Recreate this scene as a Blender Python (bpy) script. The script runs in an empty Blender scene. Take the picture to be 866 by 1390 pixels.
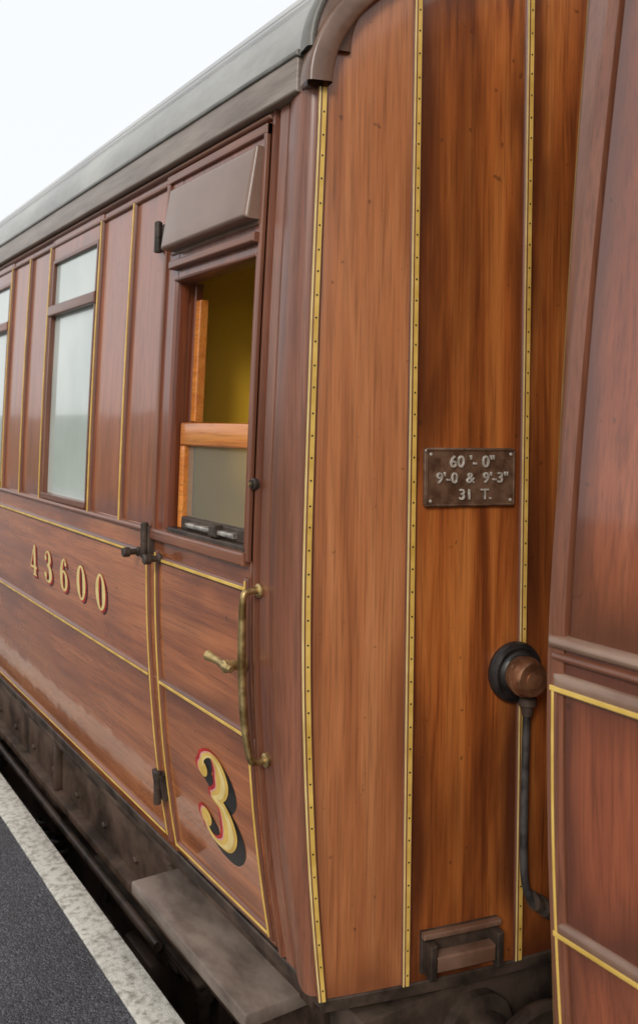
import bpy, bmesh, math, random
from mathutils import Matrix, Vector
random.seed(3)
ZO = 1.62
scene = bpy.context.scene
COL = scene.collection
PARENT = None

# ------------------------------------------------------------------ materials
def newmat(name):
    m = bpy.data.materials.new(name); m.use_nodes = True
    nt = m.node_tree
    for n in list(nt.nodes): nt.nodes.remove(n)
    out = nt.nodes.new('ShaderNodeOutputMaterial')
    p = nt.nodes.new('ShaderNodeBsdfPrincipled')
    nt.links.new(p.outputs[0], out.inputs[0])
    return m, nt, p, out

def N(nt, typ, **kw):
    n = nt.nodes.new(typ)
    for k, v in kw.items():
        setattr(n, k, v)
    return n

def ramp(nt, src, stops):
    r = nt.nodes.new('ShaderNodeValToRGB')
    el = r.color_ramp.elements
    while len(el) < len(stops): el.new(0.5)
    for e, (p, c) in zip(el, stops):
        e.position = p
        e.color = (c, c, c, 1) if isinstance(c, (int, float)) else (*c, 1)
    nt.links.new(src, r.inputs[0])
    return r.outputs[0]

def noise(nt, vec, scale, detail=4, rough=0.55, dist=0.0):
    n = nt.nodes.new('ShaderNodeTexNoise')
    n.inputs['Scale'].default_value = scale
    n.inputs['Detail'].default_value = detail
    n.inputs['Roughness'].default_value = rough
    n.inputs['Distortion'].default_value = dist
    if vec is not None: nt.links.new(vec, n.inputs['Vector'])
    return n.outputs['Fac']

def mapping(nt, vec, sc):
    m = nt.nodes.new('ShaderNodeMapping')
    m.inputs['Scale'].default_value = sc
    nt.links.new(vec, m.inputs['Vector'])
    return m.outputs[0]

def mathn(nt, op, a, b=None, c=None, clamp=False):
    m = nt.nodes.new('ShaderNodeMath'); m.operation = op; m.use_clamp = clamp
    for i, v in enumerate((a, b, c)):
        if v is None: continue
        if isinstance(v, (int, float)): m.inputs[i].default_value = v
        else: nt.links.new(v, m.inputs[i])
    return m.outputs[0]

def mix(nt, fac, a, b, mode='MIX'):
    m = nt.nodes.new('ShaderNodeMix'); m.data_type = 'RGBA'; m.blend_type = mode
    for idx, v in ((0, fac), (6, a), (7, b)):
        if isinstance(v, (int, float)): m.inputs[idx].default_value = v
        elif isinstance(v, tuple): m.inputs[idx].default_value = (*v, 1)
        else: nt.links.new(v, m.inputs[idx])
    return m.outputs[2]

def wood(name, dark, mid, light, axis='z', edge_w=0.05, edge_amt=0.6, rough=0.35, coat=0.5,
         crough=0.15, blotch=0.5, stain=(0.05, 0.018, 0.008), haze=0.0, con=1.0, simple=False):
    m, nt, p, out = newmat(name)
    tc = N(nt, 'ShaderNodeTexCoord'); oi = N(nt, 'ShaderNodeObjectInfo')
    add = N(nt, 'ShaderNodeVectorMath', operation='ADD')
    sc = N(nt, 'ShaderNodeVectorMath', operation='SCALE')
    comb = N(nt, 'ShaderNodeCombineXYZ')
    for i in range(3): nt.links.new(oi.outputs['Random'], comb.inputs[i])
    nt.links.new(comb.outputs[0], sc.inputs[0]); sc.inputs['Scale'].default_value = 7.3
    nt.links.new(tc.outputs['Object'], add.inputs[0]); nt.links.new(sc.outputs[0], add.inputs[1])
    v = add.outputs[0]
    A = {'z': (18, 18, .9), 'y': (20, 1.0, 20)}[axis]
    B = {'z': (190, 190, 4.5), 'y': (190, 5.0, 190)}[axis]
    C = {'z': (5, 5, 1.2), 'y': (3, 1.6, 4)}[axis]
    n1 = noise(nt, mapping(nt, v, A), 1.0, 5, 0.6, 0.6)
    n2 = noise(nt, mapping(nt, v, B), 1.0, 3, 0.6, 0.0)
    n3 = noise(nt, mapping(nt, v, C), 1.0, 3, 0.55, 0.3)
    w_ = .16/con
    col = ramp(nt, n1, [(0.5-w_, dark), (0.5, mid), (0.5+w_*1.1, light)])
    fine = ramp(nt, n2, [(0.33, 0.60), (0.50, 1.0), (0.70, 1.14)])
    col = mix(nt, 0.8, col, fine, 'MULTIPLY')
    tone = mathn(nt, 'MULTIPLY_ADD', oi.outputs['Random'], 0.22, 0.89)
    tcb = N(nt, 'ShaderNodeCombineXYZ')
    for i in range(3): nt.links.new(tone, tcb.inputs[i])
    col = mix(nt, 1.0, col, tcb.outputs[0], 'MULTIPLY')
    bl = ramp(nt, n3, [(0.32, 1.0), (0.54, 0.0)])
    col = mix(nt, mathn(nt, 'MULTIPLY', bl, blotch), col, stain)
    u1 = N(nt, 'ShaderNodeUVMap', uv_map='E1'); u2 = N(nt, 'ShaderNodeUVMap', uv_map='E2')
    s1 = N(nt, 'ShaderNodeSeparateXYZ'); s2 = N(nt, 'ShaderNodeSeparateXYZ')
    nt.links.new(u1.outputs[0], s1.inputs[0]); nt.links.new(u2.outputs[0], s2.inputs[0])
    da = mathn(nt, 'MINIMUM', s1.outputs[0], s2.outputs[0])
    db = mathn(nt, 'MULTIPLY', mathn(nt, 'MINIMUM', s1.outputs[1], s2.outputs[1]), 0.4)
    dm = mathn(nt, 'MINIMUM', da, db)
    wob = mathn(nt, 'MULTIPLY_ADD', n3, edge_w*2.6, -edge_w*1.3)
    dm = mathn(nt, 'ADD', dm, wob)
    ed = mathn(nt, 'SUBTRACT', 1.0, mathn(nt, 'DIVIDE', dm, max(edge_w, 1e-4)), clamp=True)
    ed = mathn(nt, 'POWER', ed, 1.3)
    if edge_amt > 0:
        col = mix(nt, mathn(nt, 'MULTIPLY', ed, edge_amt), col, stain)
    if not simple:
        sp = noise(nt, v, 40, 1, 0.5)
        spk = ramp(nt, sp, [(0.74, 0.0), (0.79, 1.0)])
        col = mix(nt, mathn(nt, 'MULTIPLY', spk, 0.5), col, (0.03, 0.012, 0.007))
    if haze:
        hz = ramp(nt, n3, [(0.45, 0.0), (0.7, 1.0)])
        col = mix(nt, mathn(nt, 'MULTIPLY_ADD', hz, haze, haze*0.4), col, (0.46, 0.26, 0.14))
    nt.links.new(col, p.inputs['Base Color'])
    rr = mathn(nt, 'MULTIPLY_ADD', n3, 0.25, rough-0.1)
    nt.links.new(rr, p.inputs['Roughness'])
    p.inputs['Coat Weight'].default_value = coat
    p.inputs['Coat IOR'].default_value = 1.55
    cr = mathn(nt, 'MULTIPLY_ADD', n3, 0.12, max(.0, crough-0.06))
    nt.links.new(cr, p.inputs['Coat Roughness'])
    b = N(nt, 'ShaderNodeBump'); b.inputs['Strength'].default_value = 0.2
    b.inputs['Distance'].default_value = 0.001
    nt.links.new(n2, b.inputs['Height'])
    nt.links.new(b.outputs[0], p.inputs['Normal'])
    if not simple:
        b2 = N(nt, 'ShaderNodeBump'); b2.inputs['Strength'].default_value = 0.22
        b2.inputs['Distance'].default_value = 0.004
        nt.links.new(noise(nt, v, 7, 1), b2.inputs['Height'])
        nt.links.new(b2.outputs[0], p.inputs['Coat Normal'])
    return m

def plain(name, c1, c2, scale=12, rough=0.5, metal=0.0, bump=0.3, coat=0.0, bd=0.002, stretch=(1, 1, 1), lo=0.38, hi=0.62, det=4):
    m, nt, p, out = newmat(name)
    tc = N(nt, 'ShaderNodeTexCoord')
    v = mapping(nt, tc.outputs['Object'], stretch)
    n = noise(nt, v, scale, det, 0.62)
    nt.links.new(ramp(nt, n, [(lo, c1), (hi, c2)]), p.inputs['Base Color'])
    nt.links.new(mathn(nt, 'MULTIPLY_ADD', n, 0.3, rough-0.15), p.inputs['Roughness'])
    p.inputs['Metallic'].default_value = metal
    p.inputs['Coat Weight'].default_value = coat
    p.inputs['Coat Roughness'].default_value = 0.15
    b = N(nt, 'ShaderNodeBump'); b.inputs['Strength'].default_value = bump
    b.inputs['Distance'].default_value = bd
    nt.links.new(noise(nt, v, scale*5, 2, 0.6), b.inputs['Height'])
    nt.links.new(b.outputs[0], p.inputs['Normal'])
    return m

M = {}
M['end1'] = wood('teak_board_end_pale', (0.38, 0.122, 0.043), (0.52, 0.182, 0.064), (0.62, 0.245, 0.094), 'z', 0.045, 0.7, 0.33, 0.6, 0.13, 0.30, (0.20, 0.060, 0.024), haze=0.08, con=1.0)
M['end2'] = wood('teak_board_end', (0.21, 0.052, 0.013), (0.455, 0.126, 0.027), (0.62, 0.205, 0.048), 'z', 0.070, 0.90, 0.28, 0.75, 0.09, 0.55, (0.090, 0.024, 0.009), con=1.1)
M['up'] = wood('teak_upper_panel', (0.27, 0.075, 0.034), (0.36, 0.106, 0.048), (0.43, 0.140, 0.064), 'z', 0.03, 0.6, 0.28, 0.6, 0.09, 0.25, (0.14, 0.038, 0.020), haze=0.03, con=.9)
M['low'] = wood('teak_lower_panel', (0.38, 0.112, 0.038), (0.52, 0.162, 0.053), (0.62, 0.220, 0.076), 'y', 0.05, 0.7, 0.24, 1.0, 0.06, 0.30, (0.20, 0.055, 0.022), con=1.0)
M['door'] = wood('teak_door_panel', (0.34, 0.098, 0.032), (0.48, 0.146, 0.046), (0.59, 0.205, 0.068), 'y', 0.05, 0.85, 0.24, 1.0, 0.065, 0.38, (0.16, 0.044, 0.018), con=1.0)
M['trim'] = wood('teak_moulding', (0.16, 0.050, 0.026), (0.225, 0.076, 0.039), (0.29, 0.105, 0.055), 'z', 0.006, 0.35, 0.36, 0.30, 0.20, 0.35, (0.075, 0.025, 0.014), haze=0.05, simple=True, con=.9)
M['trimh'] = wood('teak_moulding_rail', (0.16, 0.050, 0.026), (0.225, 0.076, 0.039), (0.29, 0.105, 0.055), 'y', 0.006, 0.3, 0.36, 0.35, 0.18, 0.35, (0.075, 0.025, 0.014), haze=0.05, simple=True, con=.9)
M['mah'] = wood('mahogany_frame', (0.16, 0.038, 0.015), (0.24, 0.060, 0.023), (0.32, 0.090, 0.034), 'z', 0.008, 0.4, 0.28, 0.6, 0.11, 0.35, (0.055, 0.017, 0.009), simple=True)
M['sash'] = wood('varnished_sash', (0.60, 0.17, 0.024), (0.76, 0.24, 0.034), (0.84, 0.32, 0.055), 'y', 0.004, 0.3, 0.25, 0.7, 0.07, 0.12, (0.30, 0.075, 0.02), simple=True)
M['next'] = wood('teak_dark_red', (0.23, 0.056, 0.024), (0.32, 0.083, 0.034), (0.40, 0.116, 0.050), 'z', 0.045, 0.85, 0.24, 0.75, 0.08, 0.30, (0.10, 0.028, 0.014), haze=0.05, con=.9)
M['gold'] = plain('gold_lining', (0.62, 0.38, 0.07), (0.84, 0.56, 0.14), 14, 0.4, 0.0, 0.1, lo=.3, hi=.7, det=2)
M['cream'] = plain('pale_gold_lining', (0.74, 0.54, 0.19), (0.90, 0.71, 0.32), 14, 0.4, 0.0, 0.1, lo=.3, hi=.7, det=2)
M['red'] = plain('red_shading', (0.38, 0.018, 0.02), (0.55, 0.035, 0.03), 30, 0.4, 0, 0.1)
M['pink'] = plain('pale_red_shading', (0.68, 0.30, 0.25), (0.76, 0.40, 0.34), 30, 0.4, 0, 0.1)
M['blk'] = plain('black_paint', (0.012, 0.010, 0.010), (0.03, 0.026, 0.024), 20, 0.35, 0, 0.2)
M['gap'] = plain('shadow_gap_black', (0.010, 0.007, 0.006), (0.02, 0.014, 0.011), 20, 0.8, 0, 0.2)  # near-black paints in the shade of the door gaps; floor pan shares it
M['iron'] = plain('iron_grimy', (0.030, 0.020, 0.015), (0.095, 0.064, 0.046), 9, 0.5, 0.2, 0.5)
M['iron2'] = plain('bogie_iron', (0.030, 0.018, 0.012), (0.110, 0.068, 0.047), 5, 0.5, 0.1, 0.5)
M['steel'] = plain('worn_steel', (0.28, 0.25, 0.22), (0.60, 0.56, 0.50), 25, 0.4, 0.7, 0.3)
M['wornrail'] = plain('worn_waist_rail', (0.14, 0.062, 0.036), (0.32, 0.200, 0.135), 9, 0.30, 0.0, 0.4, 0.5, stretch=(1, .35, 1), lo=.36, hi=.70)
M['brass'] = plain('brass_tarnished', (0.24, 0.15, 0.055), (0.62, 0.45, 0.20), 22, 0.36, 0.85, 0.3)
M['copper'] = plain('copper_cap', (0.16, 0.070, 0.035), (0.38, 0.19, 0.100), 16, 0.33, 0.6, 0.3)
M['plate'] = plain('bronze_plate', (0.100, 0.052, 0.030), (0.21, 0.120, 0.072), 26, 0.36, 0.2, 0.4, 0.3)
M['silver'] = plain('silver_lettering', (0.42, 0.38, 0.32), (0.76, 0.71, 0.62), 60, 0.35, 0.3, 0.2)
M['vent'] = plain('ventilator_hood_paint', (0.18, 0.098, 0.064), (0.27, 0.165, 0.118), 4, 0.32, 0.0, 0.15, 0.35, lo=.3, hi=.7)
M['corn'] = plain('cornice_weathered', (0.18, 0.130, 0.102), (0.34, 0.275, 0.230), 5, 0.4, 0.0, 0.5, 0.15, stretch=(1, 0.5, 4), lo=.34, hi=.66)
M['roof'] = plain('roof_canvas', (0.20, 0.190, 0.165), (0.42, 0.41, 0.37), 3.4, 0.32, 0.0, 0.5, 0.25, bd=0.003, stretch=(1, 0.5, 1), det=7, lo=.36, hi=.64)
M['roofdk'] = plain('roof_strip', (0.10, 0.092, 0.078), (0.20, 0.185, 0.16), 6, 0.4, 0.0, 0.4)
M['rim'] = plain('roof_rim', (0.14, 0.070, 0.042), (0.23, 0.132, 0.088), 7, 0.38, 0.0, 0.3, 0.25)
M['must'] = plain('mustard_wall', (0.94, 0.52, 0.03), (0.97, 0.57, 0.04), 3, 0.45, 0, 0.1)
M['cream_wall'] = plain('cream_interior', (0.90, 0.84, 0.66), (0.93, 0.87, 0.70), 3, 0.5, 0, 0.1)
M['floor'] = plain('floor_lino', (0.45, 0.33, 0.2), (0.55, 0.42, 0.28), 6, 0.6)
M['ceil'] = plain('ceiling_paint', (0.90, 0.89, 0.84), (0.93, 0.92, 0.88), 3, 0.5)
M['plank'] = plain('footboard_plank', (0.075, 0.054, 0.042), (0.235, 0.180, 0.143), 4, 0.36, 0.0, 0.5, 0.25, stretch=(2.0, .9, 1), lo=.30, hi=.56, det=7)
M['coping'] = plain('coping_worn_white', (0.27, 0.25, 0.205), (0.62, 0.60, 0.53), 38, 0.75, 0, 0.8, bd=0.003, lo=0.33, hi=0.55, det=8)
M['conc'] = plain('platform_brick_face', (0.10, 0.085, 0.07), (0.22, 0.19, 0.16), 8, 0.8)
M['ballast'] = plain('ballast', (0.03, 0.027, 0.023), (0.14, 0.125, 0.11), 22, 0.9, 0, 1.0, bd=0.03)
M['grass'] = plain('grass', (0.035, 0.055, 0.018), (0.09, 0.11, 0.04), 0.6, 0.9, 0, 1.0, bd=0.05)
M['hill'] = plain('hillside', (0.07, 0.08, 0.055), (0.13, 0.14, 0.09), 0.02, 0.9)
M['sleeper'] = plain('sleeper_wood', (0.04, 0.03, 0.022), (0.10, 0.08, 0.06), 9, 0.85)
M['hose'] = plain('rubber_hose', (0.03, 0.026, 0.024), (0.085, 0.075, 0.07), 20, 0.42, 0, 0.2)

def asphmat():
    m, nt, p, out = newmat('asphalt')
    tc = N(nt, 'ShaderNodeTexCoord'); v = tc.outputs['Object']
    vo = N(nt, 'ShaderNodeTexVoronoi'); vo.inputs['Scale'].default_value = 165
    nt.links.new(v, vo.inputs['Vector'])
    c = ramp(nt, vo.outputs['Color'], [(0.2, (0.028, 0.031, 0.038)), (0.6, (0.055, 0.060, 0.070)), (0.95, (0.13, 0.138, 0.150))])
    big = ramp(nt, noise(nt, v, 3, 4), [(.3, .75), (.7, 1.2)])
    nt.links.new(mix(nt, 1.0, c, big, 'MULTIPLY'), p.inputs['Base Color'])
    p.inputs['Roughness'].default_value = .42
    b = N(nt, 'ShaderNodeBump'); b.inputs['Strength'].default_value = .7; b.inputs['Distance'].default_value = .003
    b.invert = True
    nt.links.new(vo.outputs['Distance'], b.inputs['Height']); nt.links.new(b.outputs[0], p.inputs['Normal'])
    return m
M['asph'] = asphmat()

def glassmat():
    m, nt, p, out = newmat('window_frosted')
    tc = N(nt, 'ShaderNodeTexCoord')
    n = noise(nt, tc.outputs['Object'], 2.2, 3)
    nt.links.new(ramp(nt, n, [(0.3, (0.48, 0.54, 0.49)), (0.7, (0.66, 0.71, 0.66))]), p.inputs['Base Color'])
    p.inputs['Roughness'].default_value = 0.12
    p.inputs['Coat Weight'].default_value = 0.7
    p.inputs['Coat Roughness'].default_value = 0.03
    return m
M['glass'] = glassmat()
def clearglass():
    m, nt, p, out = newmat('window_clear')
    p.inputs['Base Color'].default_value = (0.40, 0.36, 0.28, 1)
    p.inputs['Roughness'].default_value = 0.04
    p.inputs['Specular IOR Level'].default_value = 0.9
    t = N(nt, 'ShaderNodeBsdfTransparent'); t.inputs[0].default_value = (0.9, 0.92, 0.9, 1)
    ms = N(nt, 'ShaderNodeMixShader'); ms.inputs[0].default_value = 0.45
    nt.links.new(t.outputs[0], ms.inputs[1]); nt.links.new(p.outputs[0], ms.inputs[2])
    nt.links.new(ms.outputs[0], out.inputs[0])
    return m
M['clear'] = clearglass()

# ------------------------------------------------------------------ mesh helpers
def finish(me, name, mat, ang=32, smooth=True):
    if mat: me.materials.append(M[mat])
    if smooth:
        me.polygons.foreach_set('use_smooth', [True]*len(me.polygons))
        try: me.set_sharp_from_angle(angle=math.radians(ang))
        except Exception: pass
    ob = bpy.data.objects.new(name, me); COL.objects.link(ob)
    if PARENT: ob.parent = PARENT
    return ob

def field(name, surf, a0, a1, b0, b1, o0, o1, mat, kind='bev', bev=0.003, na=1, nb=1, topf=None):
    if kind == 'round':
        r = min(abs(a1-a0), abs(b1-b0))/2*0.98
        pr = [(r*(1-math.cos(f)), o0+(o1-o0)*math.sin(f)) for f in [i*math.pi/2/5 for i in range(6)]]
    elif kind == 'soft':
        pr = [(0, o0), (0, o1-bev)] + [(bev*(1-math.cos(f)), o1-bev+bev*math.sin(f)) for f in [i*math.pi/2/5 for i in range(1, 6)]]
    elif kind == 'flat':
        pr = [(0, o1)]
    else:
        pr = [(0, o0), (0, o1-bev), (bev, o1)]
    def axis(c0, c1, n):
        ps = [(c0+i, h) for i, h in pr]
        s, e = c0+pr[-1][0], c1-pr[-1][0]
        ps += [(s+(e-s)*k/n, pr[-1][1]) for k in range(1, n)]
        ps += [(c1-i, h) for i, h in reversed(pr)]
        return ps
    A = axis(a0, a1, na); B = axis(b0, b1, nb)
    vs, e1, e2 = [], [], []
    for a, ha in A:
        for b, hb in B:
            bb = b
            if topf: bb = b0+(b-b0)*(topf(a)-b0)/(b1-b0)
            vs.append(surf(a, bb, min(ha, hb)))
            e1.append((a-a0, b-b0)); e2.append((a1-a, b1-b))
    nB = len(B)
    fs = [(i*nB+j, (i+1)*nB+j, (i+1)*nB+j+1, i*nB+j+1) for i in range(len(A)-1) for j in range(nB-1)]
    me = bpy.data.meshes.new(name); me.from_pydata(vs, [], fs)
    for nm, e in (('E1', e1), ('E2', e2)):
        uv = me.uv_layers.new(name=nm)
        for l in me.loops: uv.data[l.index].uv = e[l.vertex_index]
    me.validate()
    return finish(me, name, mat)

def box(name, x0, x1, y0, y1, z0, z1, mat, bev=0.004, seg=2):
    bm = bmesh.new(); bmesh.ops.create_cube(bm, size=1)
    for v in bm.verts:
        v.co = Vector(((x0+x1)/2+v.co.x*(x1-x0), (y0+y1)/2+v.co.y*(y1-y0), (z0+z1)/2+v.co.z*(z1-z0)))
    if bev: bmesh.ops.bevel(bm, geom=bm.edges[:], offset=bev, segments=seg, affect='EDGES', profile=0.5)
    me = bpy.data.meshes.new(name); bm.to_mesh(me); bm.free()
    return finish(me, name, mat)

def lathe(name, prof, Mx, mat, n=40):
    vs = []; fs = []
    for r, h in prof:
        for k in range(n):
            a = 2*math.pi*k/n
            vs.append(Mx @ Vector((r*math.cos(a), r*math.sin(a), h)))
    for i in range(len(prof)-1):
        for k in range(n):
            fs.append((i*n+k, i*n+(k+1) % n, (i+1)*n+(k+1) % n, (i+1)*n+k))
    fs.append(tuple(range(n))[::-1]); fs.append(tuple((len(prof)-1)*n+k for k in range(n)))
    me = bpy.data.meshes.new(name); me.from_pydata([tuple(v) for v in vs], [], fs)
    return finish(me, name, mat)

def tube(name, pts, rad, mat, n=12, sub=8):
    P = [Vector(p) for p in pts]
    def cr(p0, p1, p2, p3, t):
        return 0.5*((2*p1)+(-p0+p2)*t+(2*p0-5*p1+4*p2-p3)*t*t+(-p0+3*p1-3*p2+p3)*t*t*t)
    Q = []
    for i in range(len(P)-1):
        a = P[max(i-1, 0)]; d = P[min(i+2, len(P)-1)]
        for k in range(sub): Q.append(cr(a, P[i], P[i+1], d, k/sub))
    Q.append(P[-1])
    if not isinstance(rad, (list, tuple)): rad = [rad]*len(P)
    vs, fs = [], []
    prev = None
    for i, q in enumerate(Q):
        tg = (Q[min(i+1, len(Q)-1)]-Q[max(i-1, 0)]).normalized()
        if prev is None:
            x = tg.cross(Vector((1, 0.1, 0.05))).normalized()
        else:
            x = (prev-tg*prev.dot(tg)).normalized()
        prev = x; y = tg.cross(x)
        f = i/sub; k = min(int(f), len(rad)-2); r = rad[k]+(rad[k+1]-rad[k])*(f-k)
        for j in range(n):
            a = 2*math.pi*j/n
            vs.append(tuple(q+(x*math.cos(a)+y*math.sin(a))*r))
    for i in range(len(Q)-1):
        for j in range(n):
            fs.append((i*n+j, i*n+(j+1) % n, (i+1)*n+(j+1) % n, (i+1)*n+j))
    fs.append(tuple(range(n))[::-1]); fs.append(tuple((len(Q)-1)*n+k for k in range(n)))
    me = bpy.data.meshes.new(name); me.from_pydata(vs, [], fs)
    return finish(me, name, mat, 50)

def frame(o, xa, ya, za):
    xa, ya, za = Vector(xa).normalized(), Vector(ya).normalized(), Vector(za).normalized()
    m = Matrix.Identity(4)
    for i in range(3):
        m[i][0], m[i][1], m[i][2], m[i][3] = xa[i], ya[i], za[i], o[i]
    return m

def empty(name):
    e = bpy.data.objects.new(name, None); COL.objects.link(e); e.empty_display_size = 0.3
    return e

# ------------------------------------------------------------------ profile
PK = [(-1.6, .135), (-1.4, .095), (-1.2, .060), (-1.0, .033), (-.7, .008), (-.45, 0), (-.2, .003), (.2, .016), (.5, .029), (.8, .043), (1.7, .07)]
def inset(z):
    if z <= PK[0][0]: return PK[0][1]
    if z >= PK[-1][0]: return PK[-1][1]
    n = len(PK)
    for i in range(n-1):
        if PK[i][0] <= z <= PK[i+1][0]:
            x0, y0 = PK[i]; x1, y1 = PK[i+1]; h = x1-x0
            sl = (y1-y0)/h
            m0 = (y1-PK[i-1][1])/(x1-PK[i-1][0]) if i > 0 else sl
            m1 = (PK[i+2][1]-y0)/(PK[i+2][0]-x0) if i < n-2 else sl
            t = (z-x0)/h
            return (2*t**3-3*t**2+1)*y0+(t**3-2*t**2+t)*h*m0+(-2*t**3+3*t**2)*y1+(t**3-t**2)*h*m1
def inset2(z):
    v = inset(z)
    return (v*2.9 if z > -.45 else v*1.0) - 0.026
W = 2.74
CZ0, CZ1, RR = 0.815, 0.905, 0.60
RD = -.085     # drop of the end arch below the roof skin

def build_coach(name, tc, d, prof, L, first):
    global PARENT
    PARENT = empty(name)
    ZB = -1.40
    KE = .60 if first else 1.0
    def side(s, z, o): return (prof(z)-o, tc+d*s, z+ZO)
    def far(s, z, o): return (W-prof(z)+o, tc+d*s, z+ZO)
    def endc(X):
        Xs = min(X, W-X)
        return -.336*Xs+.1225*Xs*Xs
    def end(a, z, o):
        X = a
        if a < .3: X = a+KE*prof(z)*(1-a/.3)
        elif a > W-.3: X = a-KE*prof(z)*(1-(W-a)/.3)
        m = -.336+.245*min(X, W-X)
        if X > W/2: m = -m
        k = math.sqrt(1+m*m)
        return (X+m/k*o, tc+d*(endc(X)-o/k), z+ZO)
    def roofp(ph, e=0.0):
        return (W/2-(W/2-.02+e)*math.cos(ph), CZ1-.0+(RR+e)*math.sin(ph))
    def archz(X, e=0.0):
        c = (W/2-X)/(W/2-.02+e); c = max(-1, min(1, c))
        return CZ1+RD+(RR+e)*math.sqrt(max(0, 1-c*c))
    up, low, trim, trimh = ('up', 'low', 'trim', 'trimh') if first else ('next', 'next', 'trim', 'trimh')

    # ---- corner posts
    if first:
        plan = [(.19, .014), (.188, -.004), (.172, -.006), (.168, .008), (.156, .008), (.152, -.002), (.112, -.002), (.108, .006), (.098, .006),
                (.094, -.008), (.06, -.010), (.030, -.006), (.012, .002), (.0, .013), (-.008, .024), (-.0115, .034)]
        ps = .19
    else:
        plan = [(.042, .016), (.040, -.002), (.020, -.006), (.006, .000), (-.004, .010), (-.009, .020), (-.0105, .030)]
        ps = .042
    zs = [ZB+(CZ0-ZB)*i/28 for i in range(29)]
    for far_side in (0, 1):
        vs = []
        for z in zs:
            for s, x in plan:
                b = KE+(1-KE)*max(0, min(1, s/.09))
                X = prof(z)*b+x
                # keep the wrap-round on the bowed end line
                ss_ = s if s > 0 else s + (endc(X)-endc(x) if not first else 0)
                vs.append(((W-X) if far_side else X, tc+d*ss_, z+ZO))
        n = len(plan)
        fs = [(i*n+j, i*n+j+1, (i+1)*n+j+1, (i+1)*n+j) for i in range(len(zs)-1) for j in range(n-1)]
        me = bpy.data.meshes.new('corner_post'); me.from_pydata(vs, [], fs)
        for nm in ('E1', 'E2'):
            uv = me.uv_layers.new(name=nm)
            for l in me.loops: uv.data[l.index].uv = (.2, .5)
        finish(me, 'corner_post', trim, 28)

    # ---- end boards
    xs = [.034, .292, .612, .93, 1.81, W-.612, W-.292, W-.034]
    for i in range(len(xs)-1):
        mt = ('end1' if i == 0 else 'end2')
        field('end_board_%d' % i, end, xs[i]+.001, xs[i+1]-.001, ZB, 1.4, -.03, 0, mt, 'bev', .002, 10, 30,
              topf=lambda a: archz(max(.03, min(W-.03, a+.0)))-.012)
    for i, x in enumerate(xs):
        zt = archz(max(.04, min(W-.04, x)))-.03
        if i in (0, len(xs)-1): zt = CZ0+.0
        field('end_bead_%d' % i, end, x-.0135, x+.0135, ZB, zt, 0, .007, trim, 'bev', .003, 1, 30)
        field('end_bead_gold_a%d' % i, end, x-.0115, x-.0065, ZB, zt, .006, .0082, 'cream', 'flat', 0, 1, 30)
        field('end_bead_gold_b%d' % i, end, x-.0025, x+.0085, ZB, zt, .006, .0082, 'gold', 'flat', 0, 1, 30)
        vs, fs = [], []
        z = ZB+.03
        while z < zt-.02:
            c = len(vs)
            zz = z+random.uniform(-.004, .004)
            vs.append(end(x+.0025, zz, .0096))
            for k in range(8):
                a = k*math.pi/4
                vs.append(end(x+.0025+.0026*math.cos(a), zz+.0026*math.sin(a), .0090))
            fs += [(c, c+1+k, c+1+(k+1) % 8) for k in range(8)]
            z += .056
        me = bpy.data.meshes.new('bead_screws'); me.from_pydata(vs, [], fs)
        finish(me, 'bead_screws_%d' % i, 'blk')
    field('end_base_rail', end, .03, W-.03, ZB-.03, ZB+.002, -.03, .006, 'iron', 'bev', .003, 30, 1)

    # ---- roof
    nph = 48
    def roofgrid(nm, mat, e, s0, ph0, ph1, n, ss):
        vs = []
        for i in range(n+1):
            ph = ph0+(ph1-ph0)*i/n
            X, z = roofp(ph, e)
            for s in ss:
                vs.append((X, tc+d*(s if s > .15 else endc(X)+s0), z+ZO))
        m = len(ss)
        fs = [(i*m+j, (i+1)*m+j, (i+1)*m+j+1, i*m+j+1) for i in range(n) for j in range(m-1)]
        me = bpy.data.meshes.new(nm); me.from_pydata(vs, [], fs)
        return finish(me, nm, mat, 50)
    ss = [0]+[.2+(L-.2)*i/24 for i in range(25)]
    roofgrid('roof', 'roof', 0.0, -.025, 0, math.pi, nph, ss)
    for ph in (.26,):
        roofgrid('roof_rain_strip', 'roofdk', .008, -.02, ph, ph+.014, 1, ss)
        roofgrid('roof_rain_strip', 'roofdk', .008, -.02, math.pi-ph-.014, math.pi-ph, 1, ss)
    def rim(nm, mat, e_out, e_in, o0, o1, dz):
        vs = []; n = 72
        sec = [(e_out, o0), (e_out, o1-.008), (e_out-.003, o1-.003), (e_out-.009, o1), (e_in+.009, o1), (e_in+.003, o1-.003), (e_in, o1-.008), (e_in, o0)]
        for i in range(n+1):
            ph = math.pi*i/n
            for e, o in sec:
                X, z = roofp(ph, e)
                Xc = max(.0, min(W, X))
                vs.append((X-.2*o*(1 if X < W/2 else -1), tc+d*(endc(Xc)-o), z+dz+ZO))
        m = len(sec)
        fs = [(i*m+j, (i+1)*m+j, (i+1)*m+j+1, i*m+j+1) for i in range(n) for j in range(m-1)]
        me = bpy.data.meshes.new(nm); me.from_pydata(vs, [], fs)
        finish(me, nm, mat, 30)
    rim('roof_end_arch', 'rim', .010, -.050, -.02, .034, RD)
    rim('roof_end_fascia', 'rim', -.001, -.100, -.02, .014, 0)
    rim('roof_end_canvas_edge', 'roofdk', .008, -.012, -.03, .024, 0)
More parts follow.
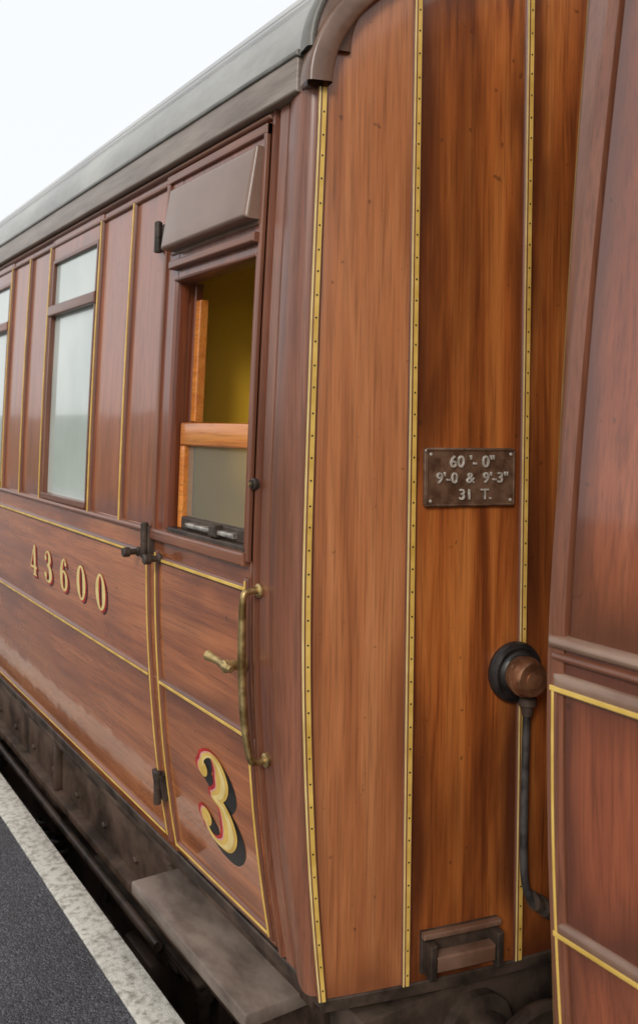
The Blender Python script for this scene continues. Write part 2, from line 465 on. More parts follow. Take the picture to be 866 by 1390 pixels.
    for sf in (side, far):
        field('cornice', sf, .035, L, CZ0, CZ1+.004, -.05, .030, 'corn', 'soft', .008, 30, 2)
        field('cornice_lip', sf, .030, L, CZ1-.004, CZ1+.012, -.05, .036, 'roofdk', 'soft', .006, 30, 1)
        field('cornice_end_block', sf, -.006, .034, CZ0, CZ1+.012, -.05, .018, 'rim', 'soft', .010, 2, 2)
        field('cantrail_mould', sf, ps, L, CZ0-.022, CZ0+.001, -.01, .012, trimh, 'round', .006, 30, 1)

    # ---- sides
    DO = (.222, .725, -.335, .435)
    d0, d1 = .19, .84
    for sf, vis in ((side, True), (far, False)):
        tag = '' if vis else '_far'
        if first:
            field('door_lower_panel'+tag, sf, d0+.006, d1-.006, -.82, -.355, -.03, .004, 'door', 'bev', .002, 3, 10)
            field('door_bottom_panel'+tag, sf, d0+.006, d1-.006, ZB+.015, -.82, -.03, .004, 'door', 'bev', .002, 3, 14)
            field('waist_panel'+tag, sf, d1+.004, 4.2, -.82, -.335, -.03, 0, low, 'bev', .002, 20, 10)
            field('bottom_panel'+tag, sf, d1+.004, 4.2, ZB, -.82, -.03, 0, low, 'bev', .002, 20, 14)
            field('waist_panel_b'+tag, sf, 4.202, L, -.82, -.335, -.03, 0, low, 'bev', .002, 20, 10)
            field('bottom_panel_b'+tag, sf, 4.202, L, ZB, -.82, -.03, 0, low, 'bev', .002, 20, 14)
            for g0, g1 in ((d0-.003, d0+.012), (d1-.012, d1+.010)):
                field('door_gap'+tag, sf, g0, g1, ZB, CZ0-.02, -.05, -.020, 'gap', 'flat', 0, 1, 30)
        else:
            field('waist_panel'+tag, sf, ps, L, -.80, -.37, -.03, 0, low, 'bev', .002, 20, 10)
            field('bottom_panel'+tag, sf, ps, L, ZB, -.80, -.03, 0, low, 'bev', .002, 20, 14)
            field('waist_band'+tag, sf, ps, L, -.37, -.335, -.03, 0.001, 'next', 'bev', .002, 20, 2)
        if first:
            segs = [('p', d1+.012, 1.14), ('p', 1.14, 1.47)]
            s = 1.47
        else:
            segs = [('p', ps+.004, .62), ('p', .62, 1.18)]
            s = 1.18
        while s+1.31 < L:
            segs += [('w', s, s+.65), ('p', s+.65, s+.98), ('p', s+.98, s+1.31)]; s += 1.31
        segs.append(('p', s, L))
        for k, (typ, a, b) in enumerate(segs):
            if typ == 'p':
                field('upper_panel_%d%s' % (k, tag), sf, a+.0005, b-.0005, -.335, CZ0-.001, -.03, -.004, up, 'bev', .001, 3, 14)
            else:
                g0, g1 = a+.035, b-.035
                field('window_stile_%d%s' % (k, tag), sf, a+.0005, g0, -.335, CZ0-.001, -.05, 0, 'mah', 'bev', .003, 1, 14)
                field('window_stile_b%d%s' % (k, tag), sf, g1, b-.0005, -.335, CZ0-.001, -.05, 0, 'mah', 'bev', .003, 1, 14)
                field('window_head_%d%s' % (k, tag), sf, g0-.001, g1+.001, .70, CZ0-.001, -.05, .001, up, 'bev', .003, 2, 3)
                field('window_transom_%d%s' % (k, tag), sf, g0-.012, g1+.012, .455, .500, -.03, .016, trimh, 'soft', .006, 2, 2)
                for q0, q1 in ((g0-.004, g0+.012), (g1-.012, g1+.004)):
                    field('window_light_frame_%d%s' % (k, tag), sf, q0, q1, -.335, .70, -.03, .006, trim, 'bev', .003, 1, 10)
                field('window_light_top_%d%s' % (k, tag), sf, g0, g1, .684, .702, -.03, .006, trimh, 'bev', .003, 2, 1)
                field('window_light_sill_%d%s' % (k, tag), sf, g0, g1, -.336, -.312, -.03, .012, trimh, 'bev', .003, 2, 1)
                field('window_glass_%d%s' % (k, tag), sf, g0, g1, -.335, .455, -.02, -.016, 'glass', 'flat', .001, 2, 10)
                field('window_vent_glass_%d%s' % (k, tag), sf, g0, g1, .50, .70, -.02, -.010, 'glass', 'flat', .001, 2, 4)
        for k, (typ, x, b_) in enumerate(segs[1:]):
            field('side_bead_%d%s' % (k, tag), sf, x-.013, x+.013, -.345, CZ0-.045, -.004, .010, trim, 'round', .003, 1, 14)
            field('side_bead_gold_%d%s' % (k, tag), sf, x-.006, x+.003, -.345, CZ0-.05, .008, .0112, 'gold', 'bev', .001, 1, 14)
        s_st = d1+.012 if first else ps+.002
        field('upper_head_bead'+tag, sf, s_st, L, CZ0-.058, CZ0-.040, -.004, .008, trimh, 'round', .003, 30, 1)
        g = 'gold'
        if first:
            field('sill_bead'+tag, sf, s_st, L, -.362, -.336, -.004, .014, trimh, 'round', .003, 30, 1)
            rails = [(-.430, .014), (-.82, .013), (-1.352, .012)]
        else:
            field('sill_bead'+tag, sf, .010, L, -.352, -.328, -.010, .014, 'wornrail', 'round', .003, 30, 1)
            field('sill_mould'+tag, sf, .014, L, -.372, -.353, -.010, .008, trimh, 'round', .003, 30, 1)
            rails = [(-.405, .018), (-.80, .015), (-1.352, .012)]
        s_r = s_st+.045 if first else .020
        for j, (z, hw) in enumerate(rails):
            field('waist_bead_%d%s' % (j, tag), sf, s_r, L, z-hw, z+hw, -.002, .010, trimh if first else 'wornrail', 'round', .003, 30, 1)
            zz = z if first else z-.006
            field('waist_bead_gold_%d%s' % (j, tag), sf, s_r, L, zz-.005, zz+.003, .008, .0112, g, 'bev', .001, 30, 1)
        if first:
            field('panel_edge_bead'+tag, sf, s_st+.016, s_st+.042, ZB+.02, -.40, -.002, .010, trim, 'round', .003, 1, 24)
            field('panel_edge_gold'+tag, sf, s_st+.025, s_st+.033, -1.355, -.42, .008, .0113, g, 'bev', .001, 1, 24)
        else:
            field('panel_edge_bead'+tag, sf, .018, .036, ZB+.02, -.41, -.012, .009, trim, 'round', .003, 1, 24)
            field('panel_edge_gold'+tag, sf, .023, .028, -1.355, -.41, .007, .0103, g, 'bev', .001, 1, 24)
        field('bottom_curb'+tag, sf, 0.0, L, ZB-.045, ZB-.001, -.05, .004, 'iron', 'bev', .004, 30, 1)
        if not first: continue
        a0, a1 = d0+.006, d1-.006
        o = .008
        DO3 = DO[3] if vis else CZ0-.14
        field('door_stile_l'+tag, sf, DO[1], a1, -.355, CZ0-.026, -.05, o, 'mah', 'bev', .004, 1, 20)
        field('door_stile_r'+tag, sf, a0, DO[0], -.355, CZ0-.026, -.05, o, 'mah', 'bev', .004, 1, 20)
        field('door_head'+tag, sf, DO[0]-.001, DO[1]+.001, DO3, CZ0-.027, -.05, o-.001, 'mah', 'bev', .003, 2, 6)
        field('door_sill'+tag, sf, a0+.01, a1-.01, -.372, -.336, -.05, .026, 'trimh', 'soft', .008, 2, 2)
        field('door_sill_cap'+tag, sf, DO[0], DO[1], -.340, -.322, -.06, .010, 'iron', 'soft', .004, 2, 1)
        field('door_outer_mould_top'+tag, sf, a0, a1, CZ0-.058, CZ0-.030, 0, .018, 'trimh', 'soft', .005, 2, 1)
        field('door_outer_mould_l'+tag, sf, a1-.022, a1, -.36, CZ0-.03, 0, .017, 'trim', 'soft', .005, 1, 20)
        field('door_outer_mould_r'+tag, sf, a0, a0+.016, -.36, CZ0-.03, 0, .017, 'trim', 'soft', .005, 1, 20)
        for nm, q in (('l', (DO[1]-.004, DO[1]+.020, DO[2], DO3+.02)), ('r', (DO[0]-.008, DO[0]+.004, DO[2], DO3+.02))):
            field('door_window_mould_%s%s' % (nm, tag), sf, *q, -.03, .014, 'mah', 'round', .003, 1, 16)
        field('door_window_mould_top'+tag, sf, DO[0]-.008, DO[1]+.020, DO3-.004, DO3+.018, -.03, .017, 'trimh', 'round', .003, 2, 1)
        field('door_window_ledge'+tag, sf, DO[0]-.01, DO[1]+.03, DO3+.040, DO3+.066, 0, .032, 'trimh', 'soft', .006, 2, 1)
        for nm, q in (('l', (a1-.045, a1-.020, ZB+.03, -.40)), ('r', (a0+.004, a0+.028, ZB+.03, -.40))):
            field('door_bead_%s%s' % (nm, tag), sf, *q, .002, .014, 'trim', 'round', .003, 1, 24)
            m_ = (q[0]+q[1])/2
            field('door_bead_gold_%s%s' % (nm, tag), sf, m_-.004, m_+.004, q[2]+.01, q[3]-.01, .012, .0153, g, 'bev', .001, 1, 24)
        for nm, z in (('top', -.43), ('mid', -.82), ('bot', -1.352)):
            field('door_bead_%s%s' % (nm, tag), sf, a0+.02, a1-.025, z-.013, z+.013, .002, .014, 'trimh', 'round', .003, 3, 1)
            field('door_bead_gold_%s%s' % (nm, tag), sf, a0+.018, a1-.030, z-.005, z+.004, .012, .0156, g, 'bev', .001, 3, 1)
        if vis:
            R0, R1 = DO[0]+.004, DO[1]-.016
            field('sash_top_rail', sf, R0, R1-.012, -.070, .0, -.045, -.010, 'sash', 'soft', .008, 2, 2)
            field('sash_stile_l', sf, R1-.044, R1-.012, -.322, -.071, -.045, -.012, 'sash', 'soft', .004, 1, 4)
            field('sash_stile_r', sf, R0, R0+.022, -.322, -.071, -.045, -.012, 'sash', 'soft', .004, 1, 4)
            field('sash_bottom_rail', sf, R0+.022, R1-.044, -.322, -.285, -.040, -.010, 'iron', 'soft', .004, 2, 1)
            field('sash_glass', sf, R0+.022, R1-.044, -.322, -.070, -.03, -.028, 'clear', 'flat', .001, 1, 3)
            field('sash_guide_l', sf, DO[1]-.008, DO[1]+.02, -.335, DO[3], -.075, -.050, 'mah', 'soft', .004, 1, 8)
            field('sash_guide_inner', sf, DO[1]-.050, DO[1]-.016, .002, DO[3]-.055, -.075, -.048, 'sash', 'soft', .004, 1, 8)
            field('sash_strap', sf, DO[0]+.08, DO[1]-.12, -.312, -.298, -.010, .006, 'steel', 'soft', .005, 2, 1)
            field('sash_strap_catch', sf, DO[0]+.17, DO[0]+.21, -.318, -.285, -.010, .014, 'iron', 'soft', .005, 2, 1)

    # ---- vent hood, furniture (platform side)
    if first:
        def hood(a, z, o):
            q = side(a, z, 0)
            k = 1-.40*max(0, min(1, (z-.535)/.2))
            return (q[0]-o*k, q[1], q[2])
        field('ventilator_hood', hood, .215, .770, .535, .728, .0, .058, 'vent', 'soft', .014, 4, 5)
        field('ventilator_hood_flange', side, .208, .780, .524, .738, .0, .014, 'vent', 'bev', .004, 4, 3)
        for z, h, mt in ((.593, .040, 'iron'), (-.375, .045, 'iron'), (-1.176, .042, 'iron')):
            w0, w1 = (d1-.010, d1+.012) if h > .043 else (d1-.012, d1+.058)
            field('hinge_leaf', side, w0, w1, z-h, z+h, .0, .026, mt, 'soft', .005, 2, 2)
            p = side(d1+.006, z, .032)
            Mx = frame((p[0], p[1], p[2]-h*1.25), (1, 0, 0), (0, 1, 0), (0, 0, 1))
            lathe('hinge_knuckle', [(.0115, 0), (.0125, .003), (.0125, h*1.1), (.0105, h*1.12), (.0105, h*1.18), (.0125, h*1.2), (.0125, 2.4*h), (.008, 2.5*h)], Mx, mt, 20)
        for s in (d1+.10, d1-.075):
            p = side(s, -.425, .012)
            lathe('door_stop', [(.016, 0), (.016, .006), (.010, .010), (.010, .030), (.016, .034), (.016, .052), (.012, .056)],
                  frame(p, (0, 1, 0), (0, 0, 1), (-1, 0, 0)), 'iron', 24)
        s = .150
        def P(z, o): return side(s-(.012 if z < -.8 else .0), z, o)
        tube('grab_handle', [P(-.425, .006), P(-.425, .035), P(-.438, .050), P(-.52, .054), P(-.64, .056), P(-.76, .054), P(-.842, .050), P(-.856, .035), P(-.856, .006)],
             [.0085, .0085, .009, .0105, .011, .0105, .009, .0085, .0085], 'brass', 16)
        for z in (-.425, -.856):
            lathe('grab_handle_rose', [(.018, 0), (.018, .006), (.012, .010)], frame(P(z, .003), (0, 1, 0), (0, 0, 1), (-1, 0, 0)), 'brass', 24)
        p = side(d0+.035, -.628, .012)
        lathe('door_handle_boss', [(.026, 0), (.026, .006), (.014, .012), (.013, .040), (.017, .044), (.017, .056), (.012, .060)],
              frame(p, (0, 1, 0), (0, 0, 1), (-1, 0, 0)), 'brass', 28)
        q = Vector(p)+Vector((-.050, 0, 0))
        tube('door_handle_lever', [q+Vector((0, -.03, -.002)), q, q+Vector((0, .05, .004)), q+Vector((-.004, .095, .008))], [.008, .014, .010, .015], 'brass', 14)
        lathe('carriage_lock', [(.015, 0), (.015, .010), (.010, .013), (.010, .018)], frame(side(d0-.012, -.155, .006), (0, 1, 0), (0, 0, 1), (-1, 0, 0)), 'iron', 20)
        lathe('carriage_lock_core', [(.005, 0), (.005, .022)], frame(side(d0-.012, -.155, .006), (0, 1, 0), (0, 0, 1), (-1, 0, 0)), 'brass', 6)
        y0, y1 = tc+.12, tc+.885
        box('door_step_board', -.045, .16, y0, y1, ZO-1.515, ZO-1.475, 'plank', .006)
        for yy in (y0+.12, y1-.12):
            box('door_step_bracket', .02, .22, yy-.02, yy+.02, ZO-1.56, ZO-1.521, 'iron', .004)
        # ---- digits
        def ribbon(nm, pts, wd, mapf, off, mat, closed=False, sub=8):
            P_ = [Vector((x, y)) for x, y in pts]
            n = len(P_)
            def cr(a, b, c, e, t): return 0.5*((2*b)+(-a+c)*t+(2*a-5*b+4*c-e)*t*t+(-a+3*b-3*c+e)*t*t*t)
            C, Wd = [], []
            rng = n if closed else n-1
            for i in range(rng):
                if closed: ids = [(i-1) % n, i, (i+1) % n, (i+2) % n]
                else: ids = [max(i-1, 0), i, i+1, min(i+2, n-1)]
                for k in range(sub):
                    t = k/sub
                    C.append(cr(*[P_[j] for j in ids], t)); Wd.append(cr(*[wd[j] for j in ids], t))
            if not closed: C.append(P_[-1]); Wd.append(wd[-1])
            vs = []
            m = len(C)
            for i in range(m):
                if closed: tg = C[(i+1) % m]-C[i-1]
                else: tg = C[min(i+1, m-1)]-C[max(i-1, 0)]
                tg.normalize(); nn = Vector((-tg.y, tg.x))
                for sg in (-1, -.33, .33, 1):
                    q = C[i]+nn*Wd[i]/2*sg
                    a, b = mapf(q.x, q.y); vs.append(side(a, b, off))
            fs = []
            for i in range(m if closed else m-1):
                j = (i+1) % m
                for k in range(3): fs.append((i*4+k, j*4+k, j*4+k+1, i*4+k+1))
            me = bpy.data.meshes.new(nm); me.from_pydata(vs, [], fs); finish(me, nm, mat)
        def disc(cx, cy, r):
            return ([(cx+r/2*math.cos(a*math.pi/4), cy+r/2*math.sin(a*math.pi/4)) for a in range(8)], [r*1.0]*8, True)
        def ring(cx, cy, a, b, ws, wt):
            pts, w = [], []
            for k in range(16):
                f = k*math.pi/8
                pts.append((cx+a*math.cos(f), cy+b*math.sin(f))); w.append(wt+(ws-wt)*abs(math.cos(f))**1.5)
            return (pts, w, True)
        G = {
            '3': [([(.10, .80), (.15, .91), (.29, .975), (.42, .91), (.47, .76), (.41, .61), (.25, .535)], [.06, .06, .06, .15, .22, .15, .06], False),
                  ([(.25, .535), (.44, .48), (.53, .28), (.45, .09), (.28, .025), (.12, .08), (.06, .20)], [.06, .15, .24, .16, .06, .06, .06], False),
                  disc(.12, .77, .085), disc(.09, .22, .095)],
            '0': [ring(.3, .5, .22, .47, .20, .06)],
            '6': [ring(.31, .31, .20, .285, .19, .06), ([(.12, .33), (.115, .55), (.19, .80), (.34, .955), (.48, .90)], [.19, .20, .15, .06, .05], False), disc(.46, .83, .07)],
            '4': [([(.41, .0), (.41, .5), (.41, 1.0)], [.18, .18, .18], False), ([(.38, .99), (.2, .64), (.03, .30)], [.05, .05, .05], False),
                  ([(.0, .27), (.3, .27), (.60, .27)], [.07, .07, .07], False), ([(.24, .015), (.4, .015), (.58, .015)], [.045]*3, False)],
        }
        def digit(ch, sc, z0, h, o, big, wx):
            if big: lay = [('blk', .11, -.085), ('blk', .085, -.065), ('blk', .06, -.045), ('blk', .035, -.025), ('red', -.065, .022), ('red', -.050, .018), ('red', -.035, .012), ('pink', -.020, .008), ('gold', 0, 0)]
            else: lay = [('blk', .125, -.085), ('blk', .10, -.07), ('red', .075, -.05), ('red', .055, -.037), ('red', .035, -.022), ('red', .018, -.012), ('cream', 0, 0)]
            for li, (mt, dx, dy) in enumerate(lay):
                for gi, (pts, w, cl) in enumerate(G[ch]):
                    ribbon('painted_numeral_%s_%d_%d' % (ch, li, gi), pts, w,
                           lambda u, v: (sc+(.3-u-dx)*h*wx, z0+(v+dy)*h), o+.0004*li+.00007*gi, mt, cl)
            if big:
                for gi, (pts, w, cl) in enumerate(G[ch][:2]):
                    ribbon('painted_numeral_shade_%d' % gi, [(x+.018, y-.006) for x, y in pts], [q*.40 for q in w],
                           lambda u, v: (sc+(.3-u)*h*wx, z0+v*h), o+.0040+.0001*gi, 'cream', cl)
        for ch, sc in zip('43600', (2.22, 2.00, 1.78, 1.56, 1.34)):
            digit(ch, sc, -.695, .135, .0006, False, 1.2)
        digit('3', .460, -1.215, .27, .0048, True, 1.28)

        # ---- plaque
        Xp = .450
        zc = -.130
        m = -.336+.245*Xp
        o = end(Xp, zc, .004)
        Fm = frame(o, (1, m, 0), (0, 0, 1), (m, -1, 0))
        def local_plate(nm, w, h, t0, t1, mat, r, bev):
            bm = bmesh.new(); pts = []
            for cx, cy, a0_ in ((w/2-r, h/2-r, 0), (-w/2+r, h/2-r, 90), (-w/2+r, -h/2+r, 180), (w/2-r, -h/2+r, 270)):
                for k in range(5):
                    a = math.radians(a0_+k*22.5); pts.append((cx+r*math.cos(a), cy+r*math.sin(a)))
            lo = [bm.verts.new((x, y, t0)) for x, y in pts]
            hi = [bm.verts.new((x, y, t1-bev)) for x, y in pts]
            hh = [bm.verts.new((x*(1-bev*2/w), y*(1-bev*2/h), t1)) for x, y in pts]
            n = len(pts)
            for A_, B_ in ((lo, hi), (hi, hh)):
                for i in range(n): bm.faces.new((A_[i], A_[(i+1) % n], B_[(i+1) % n], B_[i]))
            bm.faces.new(hh); bm.faces.new(lo[::-1])
            me = bpy.data.meshes.new(nm); bm.to_mesh(me); bm.free()
            ob = finish(me, nm, mat); ob.matrix_world = Fm; return ob
        local_plate('weight_plate', .264, .150, -.004, .006, 'plate', .010, .002)
        def bar(nm, x0, x1, y0, y1):
            b_ = box(nm, x0, x1, y0, y1, .0055, .0090, 'plate', .001, 1); b_.matrix_world = Fm
        bar('plate_border_t', -.128, .128, .068, .0725); bar('plate_border_b', -.128, .128, -.0725, -.068)
        bar('plate_border_l', -.1285, -.124, -.0675, .0675); bar('plate_border_r', .124, .1285, -.0675, .0675)
        for sx in (-1, 1):
            for sy in (-1, 1):
                lathe('plate_screw', [(.004, .005), (.004, .0085), (.002, .0095)], Fm @ Matrix.Translation((sx*.116, sy*.059, 0)), 'silver', 12)
        for txt, x, y, sz in (("60 '- 0\"", .002, .026, .042), ("9'-0  &  9'-3\"", .004, -.014, .038), ("31  T.", .012, -.056, .038)):
            cu = bpy.data.curves.new('plate_text', 'FONT'); cu.body = txt; cu.size = sz; cu.extrude = .0026; cu.bevel_depth = .0005
            cu.align_x = 'CENTER'; cu.space_character = 1.06; cu.offset = .0001
            cu.materials.append(M['silver'])
            ob = bpy.data.objects.new('plate_lettering', cu); COL.objects.link(ob); ob.parent = PARENT
            ob.matrix_world = Fm @ Matrix.Translation((x, y, .0075))
        # ---- jumper socket
        def F(X, z, o_=0):
            mm = -.336+.245*X
            return frame(end(X, z, o_), (1, mm, 0), (0, 0, 1), (mm, -1, 0))
        S = F(.588, -.640)
        lathe('jumper_socket_base', [(.078, 0), (.080, .010), (.076, .020), (.066, .026), (.062, .022), (.058, .022), (.055, .030), (.050, .034)], S, 'blk', 48)
        lathe('jumper_socket_body', [(.048, .03), (.048, .050), (.052, .052), (.052, .060), (.047, .062), (.046, .082), (.042, .089), (.030, .091)], S, 'copper', 48)
        lathe('jumper_socket_cap', [(.022, .088), (.022, .095), (.010, .097)], S, 'copper', 24)
        hp = [end(.612, -.72, .030), end(.612, -.78, .026), end(.611, -.95, .024), end(.611, -1.12, .024), end(.618, -1.20, .026), end(.640, -1.245, .035), end(.70, -1.275, .05)]
        tube('jumper_hose', hp, .0105, 'hose')
        lathe('jumper_gland', [(.020, 0), (.024, .004), (.024, .022), (.016, .026), (.014, .05)], frame(end(.612, -.700, .030), (1, 0, 0), (0, -1, 0), (0, 0, -1)), 'iron', 20)
        o = Vector(end(.632, -1.232, .032))
        Mx = frame(o, (0, 0, 1), (0, 1, 0), (1, -.2, -.7))
        lathe('hose_coupling', [(.016, 0), (.026, .003), (.026, .018), (.018, .02), (.018, .034), (.028, .036), (.028, .056), (.018, .06)], Mx, 'iron', 20)
        # foot bracket
        field('end_step_back', end, .330, .545, -1.375, -1.270, .0, .012, 'iron', 'soft', .004, 4, 2)
        field('end_step_top_lip', end, .330, .545, -1.282, -1.268, .012, .030, 'rim', 'soft', .004, 4, 2)
        field('end_step_tread', end, .357, .520, -1.360, -1.320, .012, .045, 'rim', 'soft', .006, 4, 2)
        field('end_step_lip', end, .338, .356, -1.375, -1.288, .012, .050, 'iron', 'soft', .004, 1, 2)
        field('end_step_lip_b', end, .521, .539, -1.375, -1.288, .012, .050, 'iron', 'soft', .004, 1, 2)

        # ---- interior
        Y = lambda s: tc+s
        XI = .098
        box('compartment_partition', XI, W-XI, Y(.885), Y(.925), ZO-1.28, ZO+.85, 'must', .002)
        box('compartment_end_wall', .13, W-.13, Y(.08), Y(.11), ZO-1.28, ZO+.85, 'cream_wall', .002)
        box('compartment_floor', .13, W-.13, Y(.06), Y(L-.1), ZO-1.38, ZO-1.355, 'floor', .002)
        box('compartment_ceiling', .10, W-.10, Y(.09), Y(L-.1), ZO+.86, ZO+.88, 'ceil', .002)
        box('bounce_screen', .80, .82, Y(.111), Y(.884), ZO-1.35, ZO+.855, 'cream_wall', .002)  # added cream panel, bounces daylight from the door window onto the mustard wall
        box('bounce_slab', .30, .799, Y(.111), Y(.884), ZO-.80, ZO-.76, 'cream_wall', .01)  # added pale slab, a raised bright floor to bounce daylight inside
        box('wall_fitting', .445, .50, Y(.83), Y(.884), ZO+.17, ZO+.60, 'mah', .015)

    # ---- underframe
    Yr = lambda s: tc+d*s
    def ybox(nm, x0, x1, s0, s1, z0, z1, mt, b=.004):
        ya, yb = sorted((Yr(s0), Yr(s1)))
        return box(nm, x0, x1, ya, yb, ZO+z0, ZO+z1, mt, b)
    for k, (xa, xb) in enumerate(((.15, .24), (W-.24, W-.15))):
        ybox('solebar', xa, xb, .06, L-.05, -1.70, -1.452, 'iron2')
    ybox('solebar_flange', .105, .24, .06, L-.05, -1.735, -1.702, 'iron2')
    ybox('solebar_flange_top', .115, .24, .06, L-.05, -1.485, -1.455, 'iron2')
    ybox('headstock', .16, W-.16, -.10, .05, -1.74, -1.445, 'iron')
    ybox('floor_pan', .16, W-.16, .05, L-.05, -1.50, -1.45, 'gap')
    s = .3
    while s < min(L-.2, 9):
        lathe('solebar_bolt', [(.014, 0), (.014, .010), (.008, .014)], frame((.150, Yr(s), ZO-1.64), (0, 1, 0), (0, 0, 1), (-1, 0, 0)), 'iron2', 6)
        s += .34
    s = .95
    while s < min(L-.4, 8):
        ybox('solebar_bracket', .115, .15, s-.015, s+.015, -1.70, -1.50, 'iron2', .006)
        s += 1.3
    tube('brake_pipe', [(.10, Yr(1.0), ZO-1.79), (.10, Yr(3.0), ZO-1.79), (.10, Yr(6.0), ZO-1.79)], .018, 'iron2')
    for c in (2.55, L-2.55):
        for xs_, sg in ((.24, 1), (W-.24, -1)):
            x0, x1 = sorted((xs_-.01*sg, xs_+.05*sg))
            ybox('bogie_side_frame', x0, x1, c-1.75, c+1.75, -2.12, -1.90, 'iron2', .01)
            x0, x1 = sorted((xs_-.06*sg, xs_+.06*sg))
            ybox('bogie_frame_flange', x0, x1, c-1.75, c+1.75, -1.90, -1.872, 'iron2', .006)
            ybox('bogie_frame_flange_low', x0, x1, c-1.75, c+1.75, -2.145, -2.12, 'iron2', .006)
            s = c-1.65
            while s < c+1.7:
                lathe('bogie_bolt', [(.016, 0), (.016, .012), (.009, .016)], frame((xs_-.01*sg, Yr(s), ZO-1.97), (0, 1, 0), (0, 0, 1), (-sg, 0, 0)), 'iron', 6)
                s += .19
            for w in (-1.3, 1.3):
                x0, x1 = sorted((xs_-.12*sg, xs_+.05*sg))
                ybox('axlebox', x0, x1, c+w-.13, c+w+.13, -2.20, -1.93, 'iron2', .02)
                x0, x1 = sorted((xs_-.145*sg, xs_-.118*sg))
                ybox('axlebox_cover', x0, x1, c+w-.09, c+w+.09, -2.16, -1.98, 'iron', .012)
                for q in range(5):
                    x0, x1 = sorted((xs_-.11*sg, xs_-.02*sg))
                    ybox('leaf_spring_%d' % q, x0, x1, c+w-.5+q*.08, c+w+.5-q*.08, -1.80-q*.017-.015, -1.80-q*.017, 'iron', .003)
                for q in (-.46, .46):
                    Mx = frame((xs_-.065*sg, Yr(c+w+q), ZO-1.98), (1, 0, 0), (0, 1, 0), (0, 0, 1))
                    lathe('spring_hanger', [(.018, 0), (.018, .10), (.030, .10), (.030, .13), (.018, .13), (.018, .22)], Mx, 'iron', 16)
                Mx = frame((xs_+.16*sg, Yr(c+w), ZO-2.06), (0, 1, 0), (0, 0, 1), (sg, 0, 0))
                lathe('wheel', [(.10, -.04), (.12, -.02), (.40, -.0), (.42, -.03), (.46, -.03), (.46, .09), (.50, .10), (.50, .13), (.42, .13), (.40, .05), (.12, .05), (.08, .6)], Mx, 'iron', 48)
            x0, x1 = sorted((xs_-.10*sg, xs_+.10*sg))
            ybox('bolster_end', x0, x1, c-.22, c+.22, -1.95, -1.74, 'iron2', .015)
            for q in (-.12, .12):
                pts = []
                for k in range(0, 6*10+1):
                    a = k*2*math.pi/10
                    pts.append((xs_-.02*sg+.05*math.cos(a), Yr(c+q)+.05*math.sin(a), ZO-2.30+.30*k/60))
                tube('bolster_coil_spring', pts, .012, 'iron', 6, 1)
    for X in (W/2-.86, W/2+.86):
        Mx = frame((X, tc-d*.10, ZO-1.60), (1, 0, 0), (0, 0, 1), (0, -d, 0))
        lathe('buffer', [(.12, 0), (.12, .03), (.085, .04), (.075, .14), (.05, .142), (.05, .20), (.20, .205), (.205, .222), (.19, .236)], Mx, 'iron', 40)
    g0 = endc(1.37)
    for k in range(3):
        ybox('gangway_bellows_%d' % k, .97+.012*(k % 2), 1.77-.012*(k % 2), g0-.02-.035*k-.033, g0-.02-.035*k, -1.35, .85, 'blk', .008)
    ybox('far_end_wall', .10, W-.10, L-.05, L, -1.44, .90, 'end2', .005)

build_coach('railway_coach', 1.81, 1, inset, 18.3, True)
build_coach('railway_coach', .99, -1, inset2, 18.3, False)
PARENT = None

# ------------------------------------------------------------------ setting
def sheet(name, x0, x1, y0, y1, z, mat, n=1):
    vs = [(x0+(x1-x0)*i/n, y0+(y1-y0)*j/n, z) for i in range(n+1) for j in range(n+1)]
    fs = [(i*(n+1)+j, (i+1)*(n+1)+j, (i+1)*(n+1)+j+1, i*(n+1)+j+1) for i in range(n) for j in range(n)]
    me = bpy.data.meshes.new(name); me.from_pydata(vs, [], fs)
    return finish(me, name, mat)
RZ = -.915
sheet('ground', -1500, 1500, -1500, 1500, RZ-.22, 'grass')
PARENT = empty('railway_track')
sheet('ballast_bed', -.12, 4.6, -60, 90, RZ-.14, 'ballast')
for xr in (W/2-.7175-.035, W/2+.7175-.035):
    box('rail_head', xr, xr+.07, -60, 90, RZ-.04, RZ, 'steel', .01)
    box('rail_web', xr+.025, xr+.045, -60, 90, RZ-.13, RZ-.041, 'iron', 0)
y = -20
while y < 30:
    box('sleeper', .1, W-.1, y, y+.25, RZ-.16, RZ-.125, 'sleeper', .01); y += .7
PARENT = empty('railway_platform')
box('platform_body', -6.5, -.13, -60, 90, RZ-.3, -.05, 'conc', .01)
box('platform_slab', -6.5, -.105, -60, 90, -.049, -.006, 'conc', .004)
sheet('platform_asphalt', -6.5, -.203, -60, 90, .0, 'asph')
yy = -3.6
k = 0
while yy < 14:
    box('coping_stone_%d' % k, -.201, -.092, yy+.0015, yy+.9-.0015, -.045, .004, 'coping', .007)
    yy += .9; k += 1
box('coping_run', -.201, -.092, 14.5, 90, -.045, .004, 'coping', .006)
box('coping_run_b', -.201, -.092, -60, -3.61, -.045, .004, 'coping', .006)
PARENT = None
vs, fs = [], []
n = 120
for i in range(n):
    a = 2*math.pi*i/n
    h = 14+8*math.sin(a*3+1)+5*math.sin(a*7+.4)+3*math.sin(a*13)
    for r, zz in ((420, -2), (520, h*.6), (640, h), (900, h*.9)):
        vs.append((r*math.cos(a), r*math.sin(a), zz))
for i in range(n):
    j = (i+1) % n
    for k in range(3): fs.append((i*4+k, j*4+k, j*4+k+1, i*4+k+1))
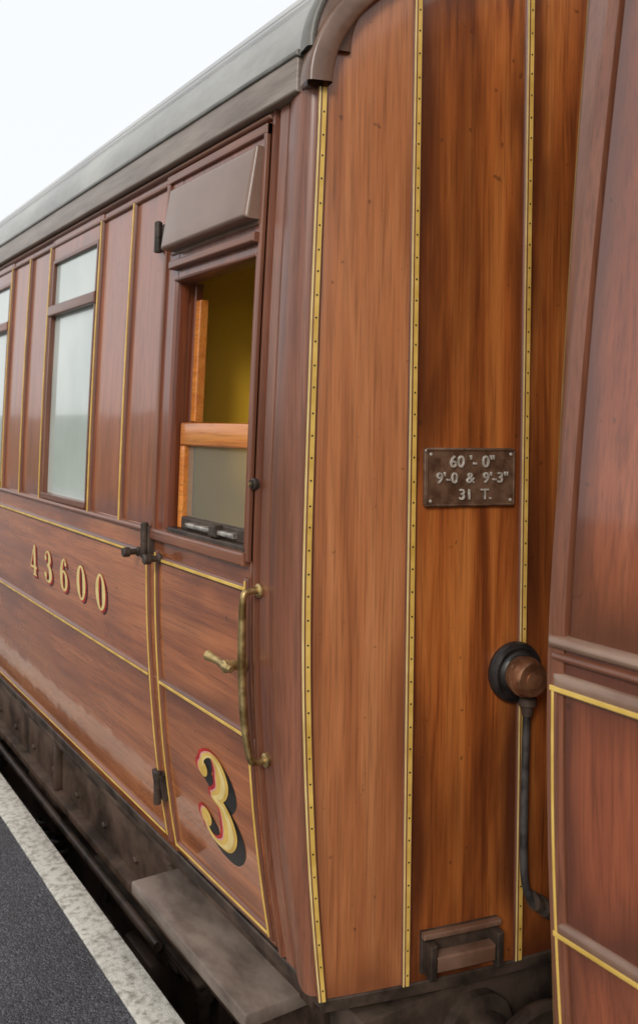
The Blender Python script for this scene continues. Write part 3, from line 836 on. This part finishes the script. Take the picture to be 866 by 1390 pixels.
me = bpy.data.meshes.new('hills'); me.from_pydata(vs, [], fs); finish(me, 'hills', 'hill')

# ------------------------------------------------------------------ light
w = bpy.data.worlds.new('World'); scene.world = w; w.use_nodes = True
nt = w.node_tree
for n_ in list(nt.nodes): nt.nodes.remove(n_)
wo = nt.nodes.new('ShaderNodeOutputWorld'); bg = nt.nodes.new('ShaderNodeBackground')
sky = nt.nodes.new('ShaderNodeTexSky'); sky.sky_type = 'NISHITA'; sky.sun_disc = False
el, rot = math.radians(30), math.radians(230)
sky.sun_elevation = el; sky.sun_rotation = rot
sky.dust_density = 4.0
c = mix(nt, 0.90, sky.outputs[0], (9.6, 9.75, 9.9))
nt.links.new(c, bg.inputs[0]); bg.inputs[1].default_value = 0.108
nt.links.new(bg.outputs[0], wo.inputs[0])
sd = bpy.data.lights.new('sun', 'SUN'); sd.energy = 1.3; sd.angle = math.radians(16); sd.color = (1, .97, .93)
so = bpy.data.objects.new('sun', sd); COL.objects.link(so)
dirv = Vector((math.sin(rot)*math.cos(el), math.cos(rot)*math.cos(el), math.sin(el)))
so.rotation_euler = dirv.to_track_quat('Z', 'Y').to_euler()
so.location = dirv*20

# ------------------------------------------------------------------ camera
th = math.atan2(787, 1200); al = .0137
f = Vector((math.sin(th), math.cos(th), 0)); r = Vector((math.cos(th), -math.sin(th), 0)); u = Vector((0, 0, 1))
cr = r*math.cos(al)+u*math.sin(al); cu_ = u*math.cos(al)-r*math.sin(al)
cd = bpy.data.cameras.new('camera'); co = bpy.data.objects.new('camera', cd); COL.objects.link(co)
co.matrix_world = frame((-1.116, 0, ZO), cr, cu_, -f)
cd.sensor_fit = 'VERTICAL'; cd.sensor_height = 36; cd.lens = 1200/1390*36
cd.shift_y = -119/1390
cd.clip_start = .05; cd.clip_end = 4000
cd.dof.use_dof = True; cd.dof.focus_distance = 2.25; cd.dof.aperture_fstop = 5.0
scene.camera = co
scene.view_settings.view_transform = 'Standard'; scene.view_settings.look = 'None'; scene.view_settings.exposure = 0
